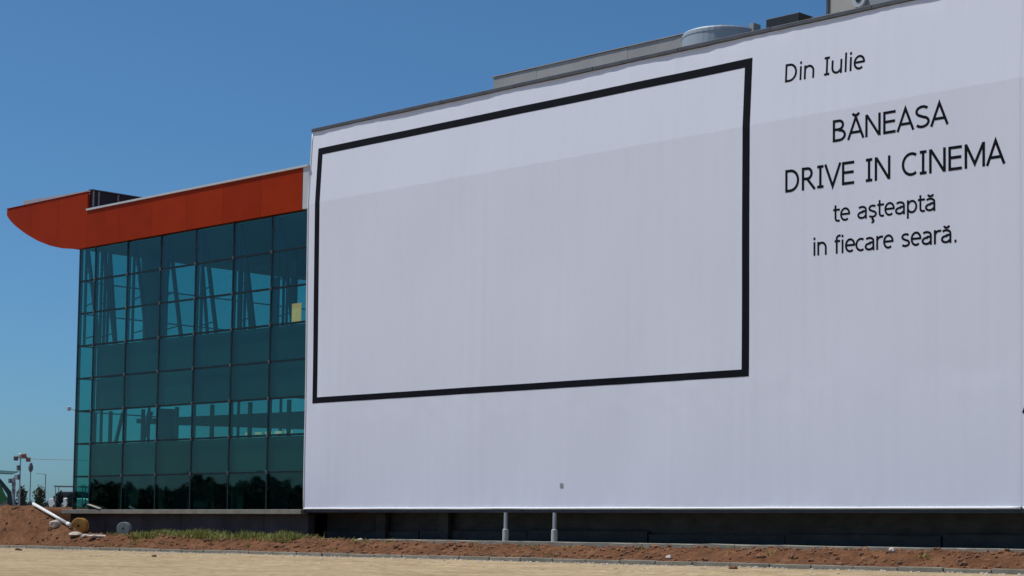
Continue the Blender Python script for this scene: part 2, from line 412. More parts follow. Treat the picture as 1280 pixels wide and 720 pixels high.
sheet('lower_sheet', 0.0, 33.36, B+.05, SEAM, 0.0, 'cloth_lo', ban)
sheet('upper_sheet', 0.0, 33.36, SEAM, T-.01, 0.0, 'cloth_hi', ban)
# bottom hem: a white tube slipped into the cloth, sagging a little
hp = [(33.34*i/120, -.012+.01*N(i*.3, 2), B+.022+.012*N(i*.13, 4)) for i in range(121)]
part(MB().tube(hp, .036, 8), 'hem_tube', 'hem', ban, smooth=True)
# side hem at the left edge
part(MB().tube([(0.0, cloth_y(0, B+.05+15.6*i/40)-.008, B+.05+15.6*i/40) for i in range(41)], .03, 8), 'side_hem', 'hem', ban, smooth=True)

def drape(x, z, lift=.014):
    return cloth_y(x, z) - lift - 0
def strip(pts_l, pts_r, lift, thick=.002):
    """printed strip between two polylines given as (x, z)"""
    mb = MB(); n = len(pts_l)
    for P in (pts_l, pts_r):
        for x, z in P: mb.v.append((x, drape(x, z, lift), z))
    for P in (pts_l, pts_r):
        for x, z in P: mb.v.append((x, drape(x, z, lift)+thick, z))
    for i in range(n-1):
        mb.f.append((i, i+1, n+i+1, n+i)); mb.f.append((2*n+i, 3*n+i, 3*n+i+1, 2*n+i+1))
        mb.f.append((i, 2*n+i, 2*n+i+1, i+1)); mb.f.append((n+i, n+i+1, 3*n+i+1, 3*n+i))
    mb.f.append((0, n, 3*n, 2*n)); mb.f.append((n-1, 3*n-1, 4*n-1, 2*n-1))
    return mb
fx0, fx1, fz0, fz1 = .448, 23.27, 5.957, 16.572
ix0, ix1, iz0, iz1 = .745, 22.965, 6.20, 16.285
def seg(a, b, n): return [a+(b-a)*i/n for i in range(n+1)]
def addp(mb, name): return part(mb, name, 'ink', ban)
addp(strip([(x, fz1) for x in seg(fx0, fx1, 160)], [(x, iz1) for x in seg(fx0, fx1, 160)], .0065), 'frame_top')
addp(strip([(x, fz0) for x in seg(fx0, fx1, 160)], [(x, iz0) for x in seg(fx0, fx1, 160)], .0065), 'frame_bottom')
zz_ = seg(iz0, iz1, 60)
addp(strip([(fx0, z) for z in zz_], [(ix0, z) for z in zz_], .007), 'frame_side')
addp(strip([(ix1, z) for z in zz_], [(fx1, z) for z in zz_], .007), 'frame_side')

# ---- lettering: monoline glyphs drawn as strokes, cap height = 1
def arc(cx, cy, rx, ry, a0, a1, n=12):
    return [(cx+rx*math.cos(R(a0+(a1-a0)*i/n)), cy+ry*math.sin(R(a0+(a1-a0)*i/n))) for i in range(n+1)]
t = .125; h = t/2
G = {}
G['D'] = (.98, [[(.16, 0), (.16, 1)], [(.16, 1-h), (.38, 1-h)] + arc(.38, .5, .42, .5-h, 90, -90, 16) + [(.16, h)]])
G['I'] = (.53, [[(.265, 0), (.265, 1)], [(.1, 1-h), (.43, 1-h)], [(.1, h), (.43, h)]])
G['R'] = (.90, [[(.16, 0), (.16, 1)], [(.16, 1-h), (.40, 1-h)] + arc(.40, .715, .225, .285-h, 90, -90, 10) + [(.16, .43+h)], [(.40, .47), (.80, 0)]])
G['V'] = (.92, [[(.065, 1), (.46, .02), (.855, 1)]])
G['E'] = (.84, [[(.16, 0), (.16, 1)], [(.16, 1-h), (.74, 1-h)], [(.16, .53), (.71, .53)], [(.16, h), (.74, h)]])
G['N'] = (1.0, [[(.16, 0), (.16, 1)], [(.18, .97), (.82, .03)], [(.84, 0), (.84, 1)]])
G['C'] = (.94, [arc(.55, .5, .42, .5-h, 55, 305, 22)])
G['M'] = (1.16, [[(.16, 0), (.16, 1)], [(.17, .97), (.58, .16), (.99, .97)], [(1.0, 0), (1.0, 1)]])
G['A'] = (.94, [[(.07, 0), (.47, .98), (.87, 0)], [(.2, .31), (.74, .31)]])
G['S'] = (.89, [arc(.46, .735, .30, .265-h, 35, 250, 14) + arc(.44, .275, .32, .275-h, 80, -145, 16)])
G['B'] = (.92, [[(.16, 0), (.16, 1)], [(.16, 1-h), (.42, 1-h)] + arc(.42, .745, .22, .255-h, 90, -90, 10) + [(.16, .49+h)],
               [(.42, .53)] + arc(.45, .285, .29, .285-h, 90, -90, 12) + [(.16, h)]])
breve = lambda cx, y: arc(cx, y+.14, .17, .14, 195, 345, 10)
G['Ă'] = (.94, G['A'][1] + [breve(.47, 1.06)])
X = .75
G['i'] = (.38, [[(.19, 0), (.19, X)], [(.19, .87), (.19, 1.01)]])
G['n'] = (.87, [[(.155, 0), (.155, X)], [(.155, .55)] + arc(.40, .40, .29, X-.40-h, 140, 0, 10) + [(.69, 0)]])
G['u'] = (.87, [[(.155, X), (.155, .34)] + arc(.42, .33, .265, .33-h, 180, 330, 10)+[(.69, .2)], [(.70, 0), (.70, X)]])
G['l'] = (.38, [[(.19, 0), (.19, 1.04)]])
G['e'] = (.82, [[(.10, .40), (.70, .40)] + arc(.415, .39, .295, .39-h, 5, 310, 22)])
G['t'] = (.54, [[(.20, .95), (.20, .2)] + arc(.38, .21, .18, .21-h+.01, 180, 285, 8) + [(.5, .055)], [(.04, X-h), (.5, X-h)]])
G['a'] = (.82, [arc(.36, .52, .28, .23-h, 140, 0, 10) + [(.645, 0)], [(.645, .44), (.42, .43)] + arc(.36, .225, .26, .225-h, 80, 300, 12) + [(.645, .2)]])
G['ă'] = (.82, G['a'][1] + [breve(.40, .82)])
G['s'] = (.71, [arc(.36, .545, .23, .205-h, 35, 250, 12) + arc(.34, .215, .25, .215-h, 80, -145, 12)])
G['ş'] = (.71, G['s'][1] + [[(.35, .02), (.34, -.08)] + arc(.33, -.165, .10, .08, 80, -120, 8)])
G['p'] = (.86, [[(.155, -.27), (.155, X)], arc(.43, .375, .29, .375-h, 160, -160, 20)])
G['f'] = (.48, [[(.19, 0), (.19, .82)] + arc(.37, .82, .18, .16, 180, 80, 8) + [(.47, .975)], [(.04, X-h), (.43, X-h)]])
G['c'] = (.72, [arc(.42, .375, .32, .375-h, 55, 305, 18)])
G['r'] = (.58, [[(.155, 0), (.155, X)], [(.155, .5)] + arc(.42, .42, .27, .27, 150, 85, 6) + [(.56, .685)]])
G['.'] = (.45, [[(.22, 0), (.22, .15)]])
def stroke(P, half):
    L, Rr = [], []
    n = len(P)
    for i in range(n):
        a = Vector(P[max(i-1, 0)]); b = Vector(P[i]); c = Vector(P[min(i+1, n-1)])
        d1 = (b-a).normalized() if i > 0 else (c-b).normalized()
        d2 = (c-b).normalized() if i < n-1 else d1
        n1 = Vector((-d1.y, d1.x)); n2 = Vector((-d2.y, d2.x)); mm = (n1+n2)
        mm = mm.normalized() if mm.length > 1e-4 else n1
        k = half/max(.35, mm.dot(n1))
        L.append(tuple(b+mm*k)); Rr.append(tuple(b-mm*k))
    return L, Rr
def text_line(s, x0, x1, base0, base1, cap):
    x0 += .09; x1 += .09
    adv = sum(.48 if c == ' ' else G[c][0]-.07 for c in s)
    sx = (x1-x0+.12*cap)/adv      # horizontal set width
    x = x0-.07*cap
    for c in s:
        if c == ' ': x += .48*sx; continue
        aw, strokes = G[c]
        mb = MB()
        for q, P in enumerate(strokes):
            Q = []
            for (px, pz) in P:
                wx = x+(px-.035)*sx; f = (wx-x0)/(x1-x0)
                Q.append((wx, base0+(base1-base0)*f+pz*cap))
            # resample long straight strokes so the print follows the cloth
            S = [Q[0]]
            for a, b in zip(Q, Q[1:]):
                k = max(1, int(math.hypot(b[0]-a[0], b[1]-a[1])/.08))
                for i in range(1, k+1): S.append((a[0]+(b[0]-a[0])*i/k, a[1]+(b[1]-a[1])*i/k))
            S = [a for i, a in enumerate(S) if i == 0 or math.hypot(a[0]-S[i-1][0], a[1]-S[i-1][1]) > 1e-5]
            L, Rr = stroke(S, .5*.122*cap)
            sub = strip(L, Rr, .0055+.0008*q)
            k = len(mb.v); mb.v += sub.v; mb.f += [tuple(k+i for i in f) for f in sub.f]
        part(mb, 'letter', 'ink', ban)
        x += (aw-.07)*sx
text_line('Din Iulie', 24.58, 27.68, 15.50, 15.46, .61)
text_line('BĂNEASA', 26.53, 30.77, 13.26, 13.24, .71)
text_line('DRIVE IN CINEMA', 24.67, 32.71, 11.86, 11.79, .74)
text_line('te aşteaptă', 26.59, 30.36, 10.70, 10.65, .56)
text_line('in fiecare seară.', 25.78, 31.13, 9.70, 9.61, .58)
part(strip([(14.68, z) for z in (2.36, 2.44, 2.53)], [(14.84, z) for z in (2.37, 2.45, 2.52)], .014), 'grey_patch', 'greyunit', ban)

# the next sheet round the corner of the picture
ban2 = tag(empty('plain_banner', (37.4, 0, B)), 'next white banner sheet at the right edge of the picture, one dark stroke', 'banner')
sheet('lower_sheet', 33.35, 41.5, B+.05, SEAM, 0.004, 'cloth_lo', ban2)
sheet('upper_sheet', 33.35, 41.5, SEAM, T-.01, .004, 'cloth_hi', ban2)
part(MB().tube([(33.42+8*i/30, -.012, B+.022+.012*N(i*.4, 9)) for i in range(31)], .036, 8), 'hem_tube', 'hem', ban2, smooth=True)
L, Rr = stroke([(33.44, 4.38), (33.52, 4.58), (33.60, 4.78)], .05)
part(strip(L, Rr, .012), 'dark_stroke', 'ink', ban2)

# ------------------------------------------------------------------ glass hall on the left
GX = [-17.65, -16.28, -13.55, -10.84, -8.12, -5.33, -2.60, 0.0]
ROW = 1.5625
GZ = [B+ROW*i for i in range(9)]
GB = 14.1
hall = tag(empty('glass_hall', (-9, 6, B)), 'teal glass curtain wall hall under an orange red canopy, left of the banner', 'building')
DEP = 14.0
LY = [0.0] + [1.4+2.72*i for i in range(5)] + [DEP]
# panes, one by one
g = .036
pane_cache = {}
for i in range(len(GX)-1):
    for j in range(8):
        wd = GX[i+1]-GX[i]
        key = (round(wd, 3))
        if key not in pane_cache:
            o = MB().box(g, wd-g, 0, .024, g, ROW-g).build('pane', 'glass'); o.parent = hall; pane_cache[key] = o.data
        else: o = link('pane', pane_cache[key], hall)
        o.matrix_parent_inverse = Matrix.Translation(-hall.location)
        o.location = (GX[i], .02, GZ[j]); o.rotation_euler = (random.uniform(-.006, .006), 0, random.uniform(-.005, .005))
for i in range(len(LY)-1):
    for j in range(8):
        wd = LY[i+1]-LY[i]
        key = ('s', round(wd, 3))
        if key not in pane_cache:
            o = MB().box(0, .024, g, wd-g, g, ROW-g).build('side_pane', 'sideglass'); o.parent = hall; pane_cache[key] = o.data
        else: o = link('side_pane', pane_cache[key], hall)
        o.matrix_parent_inverse = Matrix.Translation(-hall.location)
        o.location = (GX[0], LY[i] + (.06 if i == 0 else 0), GZ[j])
# slim frame behind the joints
for i, x in enumerate(GX[:-1]):
    part(MB().box(x-.042, x+.042, .012, .19, B, GB), 'mullion', 'mullion', hall)
for j, z in enumerate(GZ[1:-1]):
    part(MB().box(GX[0]+.1, -.02, .016, .13, z-.038, z+.038), 'transom', 'mullion', hall)
for y in LY[1:-1]:
    part(MB().box(GX[0]+.03, GX[0]+.17, y-.04, y+.04, B, GB), 'side_mullion', 'mullion', hall)
for z in GZ[1:-1]:
    part(MB().box(GX[0]+.035, GX[0]+.11, .2, DEP, z-.03, z+.03), 'side_transom', 'mullion', hall)
# spider fittings at the joints
fit_me = None
for i, x in enumerate(GX[1:-1]):
    for j in range(1, 8):
        if fit_me is None:
            mb = MB()
            for a in (45, 135, 225, 315): mb.bar((0, -.012, 0), (.11*math.cos(R(a)), -.012, .11*math.sin(R(a))), .025, .015)
            mb.lathe([(.035, -.03), (.035, .02)], 10, (0, 0, 0), 'y')
            o = mb.build('fitting', 'spider'); o.parent = hall; fit_me = o.data
        else: o = link('fitting', fit_me, hall)
        o.matrix_parent_inverse = Matrix.Translation(-hall.location); o.location = (x, .008, GZ[j])
# leaning steel trusses behind the upper glass
for i, x in enumerate(GX[:-1]):
    part(MB().bar((x, .38, GZ[5]), (x, .38, GB), .10, .10), 'truss_chord', 'strut', hall)
    part(MB().bar((x, 1.25, GZ[5]), (x, .45, GB-.02), .13, .16), 'truss_leaning_chord', 'strut', hall)
    for q in range(3):
        z = GZ[5]+ROW*q+.4; part(MB().bar((x, .38, z), (x, 1.2-.8*(z-GZ[5])/4.7, z+.25), .05), 'truss_web', 'strut', hall)
    # same masts on the floor below
    part(MB().bar((x+.3, .9, GZ[2]), (x+.3, .9, GZ[3]), .14, .14), 'lower_mast', 'strut', hall)
for i, y in enumerate(LY[1:-1]):
    part(MB().bar((GX[0]+.4, y, GZ[5]), (GX[0]+.4, y, GB), .10, .10), 'truss_chord', 'strut', hall)
    part(MB().bar((GX[0]+1.2, y, GZ[5]), (GX[0]+.45, y, GB-.02), .12, .14), 'truss_leaning_chord', 'strut', hall)
for (a, b) in (((-16.6, 1.6, GZ[2]), (-16.0, 1.6, GZ[3])), ((-15.2, 2.2, GZ[2]), (-14.5, 2.2, GZ[3])), ((-15.9, 2.6, GZ[2]), (-15.3, 2.6, GZ[3]))):
    part(MB().bar(a, b, .13), 'raking_strut', 'strut', hall)
# flared concrete column and smaller ones
part(MB().lathe([(.52, GZ[5]-.2), (.55, 10.4), (.62, 12.4), (.72, GB-.02)], 24, (-15.65, 3, 0)), 'flared_column', 'colm', hall, smooth=True)
part(MB().lathe([(.45, GZ[2]-.1), (.45, GZ[3]+.1)], 20, (-13.6, 2.4, 0)), 'column', 'colm', hall, smooth=True)
part(MB().lathe([(.16, GZ[5]-.1), (.16, GB-.02)], 12, (-8.0, 5.5, 0)), 'column', 'colm', hall, smooth=True)
part(MB().lathe([(.12, GZ[5]-.1), (.12, 12.3)], 12, (-7.6, 4.2, 0)), 'column', 'colm', hall, smooth=True)
# floors, ceilings, backing panels
part(MB().box(GX[0]+1.6, -.03, .45, DEP-.1, GZ[3]+1.35, GZ[5]-.05), 'upper_floor', 'interior', hall)
part(MB().box(GX[0]+.3, -.03, 3.4, DEP-.1, B-.02, GZ[2]-.05), 'ground_floor_core', 'interior', hall)
part(MB().box(GX[0]+.6, GX[0]+.75, .7, 3.4, B-.02, GZ[2]-.05), 'end_partition', 'interior', hall)
for i in range(1, len(GX)-1):
    for j in (3, 4, 1):
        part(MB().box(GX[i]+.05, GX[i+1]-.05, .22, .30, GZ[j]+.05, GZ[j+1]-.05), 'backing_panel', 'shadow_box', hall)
part(MB().box(GX[0]+.2, -.03, .05, DEP, B-.18, B-.03), 'hall_floor', 'interior', hall)
for (a, b, yy, hh) in ((-15.6, -13.9, 1.2, 2.2), (-13.0, -11.2, 2.2, 1.3), (-10.6, -8.5, 1.6, 1.25), (-6.9, -5.9, 1.3, 1.5), (-5.2, -3.6, 2.0, 2.2), (-2.3, -.4, 1.8, 1.1)):
    part(MB().box(a, b, yy, yy+.15, B, B+hh), 'partition', 'interior', hall)
part(MB().prism([(-16.2, 5.82), (-3.3, 5.16), (-.05, 5.0), (-.05, 5.95), (-3.3, 5.93), (-16.2, 6.02)], 2.5, 3.6), 'tapered_gallery', 'colm', hall)
for x in (-6.93, -6.22, -5.46, -4.78, -4.04):
    part(MB().box(x-.2, x+.2, 2.2, 2.32, 4.98, 5.09), 'ceiling_lamp', 'lamp', hall, bevel=.02)
part(MB().prism([(-9.2, 12.85), (-6.0, 12.25), (-6.0, 12.95), (-9.0, 12.95)], 4, 4.6), 'hanging_beam', 'colm', hall)
part(MB().box(-1.50, -.90, .30, .34, 9.48, 10.27), 'emissive_panel', 'yellow', hall)
part(MB().box(GX[0]+.2, -.03, DEP, DEP+.2, B, GB), 'rear_wall', 'interior', hall)
# canopy: raised tip on the left, lower run to the right
def zb(x):
    pts = [(-24.33, 16.44), (-23.95, 16.12), (-23.5, 15.84), (-22.47, 15.33), (-21.3, 14.86), (-20.2, 14.52), (-19.1, 14.28), (-17.8, 14.12), (-17.0, 14.1), (0, 14.1)]
    for (a, za), (b, zb_) in zip(pts, pts[1:]):
        if x <= b: return za+(zb_-za)*(x-a)/(b-a)
    return 14.1
STEP = -16.87
def ztop(x): return 16.77 if x <= STEP+1e-6 else 15.86
cuts = [-24.33, -22.0, -19.45, STEP, -14.15, -11.43, -8.71, -5.99, -3.27, -.42]
for a, b in zip(cuts, cuts[1:]):
    aa, bb = a+.006*(a > -24), b-.006
    n = 7
    bot = [(aa+(bb-aa)*i/n, zb(aa+(bb-aa)*i/n)) for i in range(n+1)]
    zt = ztop(bb)
    part(MB().prism(bot+[(bb, zt), (aa, zt if a > -24 else 16.75)], -.14, -.06), 'fascia_panel', 'orange', hall)
n = 40
xsb = [-24.30+(24.25)*i/n for i in range(n+1)]
core = [(x, zb(x)+.03) for x in xsb]
part(MB().prism(core+[(-.05, 15.72), (STEP-.05, 15.72), (STEP-.05, 16.68), (-24.30, 16.68)], -.058, DEP+.3), 'canopy', 'orange', hall)
part(MB().box(GX[0]+.18, -.03, .2, DEP, GB-.05, GB+.02), 'ceiling', 'soffit', hall)
part(MB().box(STEP-.02, -.03, -.2, .25, 15.87, 15.96), 'canopy_flashing', 'flash', hall)
part(MB().box(-.40, -.02, -.13, .2, GB+.02, 15.865), 'end_flashing', 'flash', hall)
part(MB().box(-24.36, STEP+.03, -.17, .12, 16.775, 16.80), 'tip_flashing', 'orange', hall)
# dark open side of the raised roof, with a frame
o = part(MB().box(STEP-.06, STEP, .02, 6.5, 15.75, 16.88), 'roof_louvre', 'black', hall)
for y in (.12, .42, 1.5, 3.0):
    part(MB().box(STEP+.002, STEP+.05, y, y+.07, 15.8, 16.86), 'louvre_post', 'greyunit', hall)
part(MB().box(STEP-.2, STEP+.08, .02, 6.6, 16.885, 16.93), 'roof_trim', 'cap', hall)
part(MB().prism([(-23.25, 16.68), (-17.0, 16.68), (-17.0, 16.93), (-23.25, 17.12)], .16, .26), 'roof_upstand', 'galv', hall)
# slab edge and plinth below the glass
hs = part(MB().box(-18.35, -.01, -.16, .2, B-.205, B-.01), 'slab_edge', 'concrete', hall, bevel=.012)
xx = -18.2; k = 0
while xx < -.1:
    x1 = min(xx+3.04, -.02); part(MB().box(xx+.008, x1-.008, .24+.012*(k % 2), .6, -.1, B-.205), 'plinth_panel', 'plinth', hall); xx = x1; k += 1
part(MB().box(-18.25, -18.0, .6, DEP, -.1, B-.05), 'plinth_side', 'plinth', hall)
# small lamp on the glass corner
lmp = part(MB().bar((GX[0]-.02, .0, 6.35), (GX[0]-.32, -.12, 6.40), .05), 'corner_lamp', 'galv', hall)
MB().lathe([(.04, -.1), (.10, -.02), (.10, .08), (.03, .1)], 12, (GX[0]-.36, -.13, 6.42)).build('lamp_head', 'flash', lmp)

tag(MB().bar((-16.2, -.06, B+.24), (-15.05, -.12, B+.03), .16, .035).build('plank', 'wood'), 'short pale plank lying askew on the ledge under the glass', 'plank')

# ------------------------------------------------------------------ things on the roof
def root(name, loc, label, cat, group=None): return tag(empty(name, loc), label, cat, group)
r = root('roof_duct', (12.8, 3.4, T-.3), 'long low grey rooftop duct behind the parapet, above the screen outline', 'duct')
xx = 7.72; k = 0
while xx < 19.4:
    x1 = min(xx+2.4, 19.5)
    part(MB().box(xx+.003, x1-.003, 3+.006*(k % 2), 4.3, T-.25, 18.93+.01*(k % 2)), 'duct_section', 'unit', r); xx = x1; k += 1
part(MB().box(7.6, 19.5, 2.96, 4.36, 18.95, 18.98), 'duct_lid', 'unit', r)
r = root('roof_tank', (19.6, 2.9, T-.3), 'round shiny steel tank on the roof beside a black unit', 'tank')
part(MB().lathe([(1.45, T-.3), (1.45, 18.42), (1.42, 18.47), (1.0, 18.50), (.2, 18.52)], 40, (19.75, 2.7, 0)), 'tank_shell', 'steel', r)
part(MB().lathe([(1.465, 18.30), (1.465, 18.36)], 40, (19.75, 2.7, 0)), 'tank_band', 'steel', r)
part(MB().box(21.1, 21.28, 2.5, 2.9, T-.3, 18.62), 'tank_post', 'greyunit', r)
r = root('black_roof_unit', (22.2, 2.4, T-.3), 'flat black box unit on the roof between steel tank and beige box', 'vent')
part(MB().box(21.9, 23.33, 2.4, 3.6, 18.14, 18.60), 'housing', 'black', r, bevel=.02)
for x in (22.0, 23.2): part(MB().box(x, x+.08, 2.6, 2.7, T-.3, 18.14), 'leg', 'greyunit', r)
r = root('roof_rail', (24.0, 2.2, T-.3), 'low thin grey handrail on the roof left of the beige box', 'rail')
part(MB().bar((23.7, 2.6, 18.33), (24.85, 2.6, 18.33), .06), 'top_rail', 'greyunit', r)
for x in (23.75, 24.3, 24.8): part(MB().bar((x, 2.6, T-.3), (x, 2.6, 18.30), .05), 'rail_post', 'greyunit', r)
r = root('roof_penthouse', (28.6, 5, T-.3), 'beige and grey metal roof box cut off by the top edge of the picture', 'roof box')
part(MB().box(24.15, 25.60, 3, 7, T-.25, 20.4), 'beige_panel', 'beige', r)
part(MB().box(25.605, 33.0, 3.02, 7, T-.25, 20.35), 'grey_panel', 'greyunit', r)
part(MB().box(24.05, 24.145, 2.95, 3.1, T-.25, 20.4), 'corner_trim', 'cap', r)
f = part(MB().lathe([(.27, 2.88), (.27, 2.99)], 24, (25.42, 0, 18.75), 'y'), 'round_vent', 'flash', r)
MB().lathe([(.11, 2.86), (.11, 2.87)], 16, (25.42, 0, 18.75), 'y').build('vent_hole', 'black', f)
for k in range(4): part(MB().box(25.9+k*.55, 26.3+k*.55, 2.98, 3.015, 18.85, 19.15), 'louvre', 'black', r)
fix = []

# ------------------------------------------------------------------ mound, pipe, reels, rubble on the left
def mound_z(x, y):
    # plateau on the left that slopes down to the right and to the front
    top = 1.62 + .10*sm((-17.5-x)/4) + .04*N(x*.9, y*.9, 6)
    r = max(0, min(1, (-12.2 - x)/4.4))              # right slope
    f = sm((y+3.85)/1.25)                # front slope
    bk = 1.0
    b0 = bank_z(x, max(min(y, 1.3), -4.06))-.05
    z = b0 + (top-b0)*min(r, 1)*f
    return z + (.09*N(x*1.4, y*1.4, 3) + .05*N(x*4, y*4, 7))*sm((y+3.9)/.5)
mb = MB(); xs = lin(-60, -26, 40)+lin(-25.5, -12.4, 90); ys = lin(-4.0, -1.4, 26)+[-.9, -.4, .1, .6, 1.4, 2.5, 4, 6, 9, 13, 18]
def mz2(x, y):
    z = mound_z(x, y)
    # in front of the building the plateau is only a short spoil heap that falls away at the back
    if x > -19.0: z = .25+(z-.25)*(1-sm((y+2.55)/.6)*sm((x+19.0)/1.0))
    return z
nx = len(xs)
for y in ys:
    for x in xs: mb.v.append((x, y, mz2(x, y)))
for j in range(len(ys)-1):
    for i in range(nx-1):
        a = j*nx+i; mb.f.append((a, a+1, a+nx+1, a+nx))
tag(mb.build('earth_mound', 'earth', smooth=True), kind='structure')

pp = [(-16.85, -2.6, 1.80), (-13.40, -2.75, .83)]
p = root('white_pipe', (-14.9, -2.7, .5), 'white pipe lying down the side of the brown earth mound', 'pipe')
part(MB().tube(pp, .072, 14), 'tube', 'pipe', p, smooth=True)
part(MB().tube([(-13.62, -2.74, .892), (-13.36, -2.752, .818)], .088, 14), 'socket', 'pipe', p, smooth=True)

def reel(name, c, rad, wid, m1, label, ry):
    r_ = tag(empty(name, c), label, 'reel')
    for s in (-1, 1):
        o = MB().lathe([(rad*.93, s*wid/2-.03), (rad, s*wid/2-.02), (rad, s*wid/2+.02), (rad*.93, s*wid/2+.03), (rad*.55, s*wid/2+.02)], 28, (0, 0, 0), 'y').build('flange', m1, r_, smooth=False)
    MB().lathe([(rad*.6, -wid/2+.03), (rad*.6, wid/2-.03)], 20, (0, 0, 0), 'y').build('core', m1, r_)
    MB().lathe([(rad*.16, -wid/2-.045), (rad*.16, -wid/2-.021)], 12, (0, 0, 0), 'y').build('axle_hole', 'black', r_)
    for k in range(3):
        a = 2*PI*k/3+.4
        MB().lathe([(rad*.07, -wid/2-.04), (rad*.07, -wid/2-.021)], 8, (rad*.72*math.cos(a), 0, rad*.72*math.sin(a)), 'y').build('bolt', 'galv', r_)
    r_.rotation_euler = (0, ry, R(38))
    return r_
reel('cable_reel', (-14.15, -1.75, .81), .36, .36, 'reel_o', 'orange cable reel standing at the lower end of the white pipe', .2)
reel('cable_reel', (-10.0, -2.1, .70), .29, .30, 'reel_g', 'grey green cable reel standing alone before the dark plinth', .9)

def rock(name, c, s, m, label=None, cat='stone', seed=0):
    bm = bmesh.new(); bmesh.ops.create_icosphere(bm, subdivisions=2, radius=1)
    for v in bm.verts:
        k = 1+.35*N(v.co.x*1.3+seed, v.co.y*1.3, v.co.z*1.3+seed*.7)
        v.co = Vector((v.co.x*s[0]*k, v.co.y*s[1]*k, v.co.z*s[2]*k))
    me = bpy.data.meshes.new(name); bm.to_mesh(me); bm.free(); me.materials.append(M[m])
    o = bpy.data.objects.new(name, me); col.objects.link(o); o.location = c; o.rotation_euler = (0, 0, seed)
    if label: tag(o, label, cat, 'loose stones on the earth bank')
    return o
rocks = [((-14.3, -2.95, .58), (.28, .24, .22), 'pale rubble lump under the lower end of the white pipe'),
         ((-12.55, -2.95, .47), (.42, .25, .13), 'pale flat rubble lump just right of the orange reel'),
         ((-11.6, -3.05, .42), (.30, .22, .11), 'smaller pale rubble lump farther right of the orange reel'),
         ((-10.6, -3.0, .39), (.55, .22, .07), 'low pale rubble spread in front of the grey green reel'),
         ((30.75, -2.75, .33), (.11, .10, .10), 'small pale stone on the earth bank at far right'),
         ((23.1, -3.75, -.03), (.12, .09, .09), 'small pale stone beside the kerb below the lettering'),
         ((36.0, -2.2, .42), (.20, .12, .09), 'pale stone by the wall foot at the right edge of the picture'),
         ((6.0, -2.0, .45), (.16, .12, .10), 'pale stone before the dark base under the left frame corner'),
         ((21.2, -2.2, .40), (.28, .18, .12), 'dark reddish clod at the bank top under the right frame edge')]
for i, (c, s, lb) in enumerate(rocks):
    c = (c[0], c[1], (mz2 if c[0] < -12.5 and False else bank_z)(c[0], c[1])+s[2]*.35)
    if i == 0: c = (c[0], c[1], mz2(c[0], c[1])+.05)
    rock('stone', c, s, 'clod' if i == 8 else 'rock', lb, seed=i+1)

# clods of earth: uncountable
bmc = bmesh.new(); tmp = bmesh.new(); bmesh.ops.create_icosphere(tmp, subdivisions=1, radius=1)
tv = [v.co.copy() for v in tmp.verts]; tf = [[v.index for v in f.verts] for f in tmp.faces]; tmp.free()
mb = MB()
for i in range(4200):
    x = random.uniform(-30, 42); y = -4.12+2.4*random.random()**.9
    s = .018+.085*random.random()**4
    zz = bank_z(x, y)
    if x < -12.6: zz = max(zz, mz2(x, y))
    k = len(mb.v); q = (random.uniform(.7, 1.4), random.uniform(.7, 1.4), random.uniform(.5, .9)); ph = random.random()*9
    for v in tv:
        j = 1+.5*N(v.x+ph, v.y, v.z); mb.v.append((x+v.x*s*q[0]*j, y+v.y*s*q[1]*j, zz+s*.2+v.z*s*q[2]*j))
    mb.f += [tuple(k+a for a in f) for f in tf]
tag(mb.build('earth_clods', 'clod'), 'reddish clods of earth scattered over the bank', 'earth', kind='stuff')
# pale gravel along the edge of the field
mb = MB()
for i in range(2600):
    x = random.uniform(-24, 42); y = -4.32-abs(random.gauss(0, 1))*random.choice((.25, .25, 3.5))
    s = .012+.035*random.random()**4; zz = sand_z(x, y); k = len(mb.v); ph = random.random()*9
    for v in tv:
        j = 1+.5*N(v.x+ph, v.y, v.z); mb.v.append((x+v.x*s*1.3*j, y+v.y*s*1.2*j, zz+s*.2+v.z*s*.7*j))
    mb.f += [tuple(k+a for a in f) for f in tf]
tag(mb.build('gravel', 'rock'), 'pale gravel strewn over the sandy field', 'gravel', kind='stuff')
for k, (x, y, sz, lb) in enumerate(((-11.3, -6.6, .09, 'dark clod lying on the sand at the far left edge'), (-10.9, -6.7, .07, 'smaller dark clod on the sand beside a larger one at far left'),
                                  (2.5, -9.0, .08, 'dark clod on the sand below the left part of the screen'), (27.5, -6.0, .10, 'dark clod on the sand in front of the kerb at right'))):
    rock('clod', (x, y, sand_z(x, y)+sz*.3), (sz*1.4, sz, sz*.8), 'clod', lb, 'clod', seed=k+20)
# grass at the foot of the plinth
mb = MB()
def blades(x0, x1, y0, y1, n, hmin, hmax):
    for i in range(n):
        x = random.uniform(x0, x1); y = random.uniform(y0, y1)
        dens = .5+.9*N(x*.8, y*.8, 12)+.25*N(x*3, y*3, 2)
        if random.random() > dens: continue
        hgt = random.uniform(hmin, hmax)*(.6+.8*max(0, .5+N(x*1.1, y, 4))); a = random.uniform(0, 2*PI); wv = .014; ln = random.uniform(.02, .16)
        z = bank_z(x, y)-.02; dx, dy = math.cos(a)*wv, math.sin(a)*wv; lx, ly = math.cos(a+1.3)*ln, math.sin(a+1.3)*ln
        k = len(mb.v)
        mb.v += [(x-dx, y-dy, z), (x+dx, y+dy, z), (x+dx*.7+lx*.4, y+dy*.7+ly*.4, z+hgt*.6), (x-dx*.7+lx*.4, y-dy*.7+ly*.4, z+hgt*.6), (x+lx, y+ly, z+hgt)]
        mb.f += [(k, k+1, k+2, k+3), (k+3, k+2, k+4)]
blades(-8.2, 3.0, -3.1, -1.3, 11000, .08, .30)
blades(-10.4, -8.2, -2.8, -1.4, 700, .05, .2)
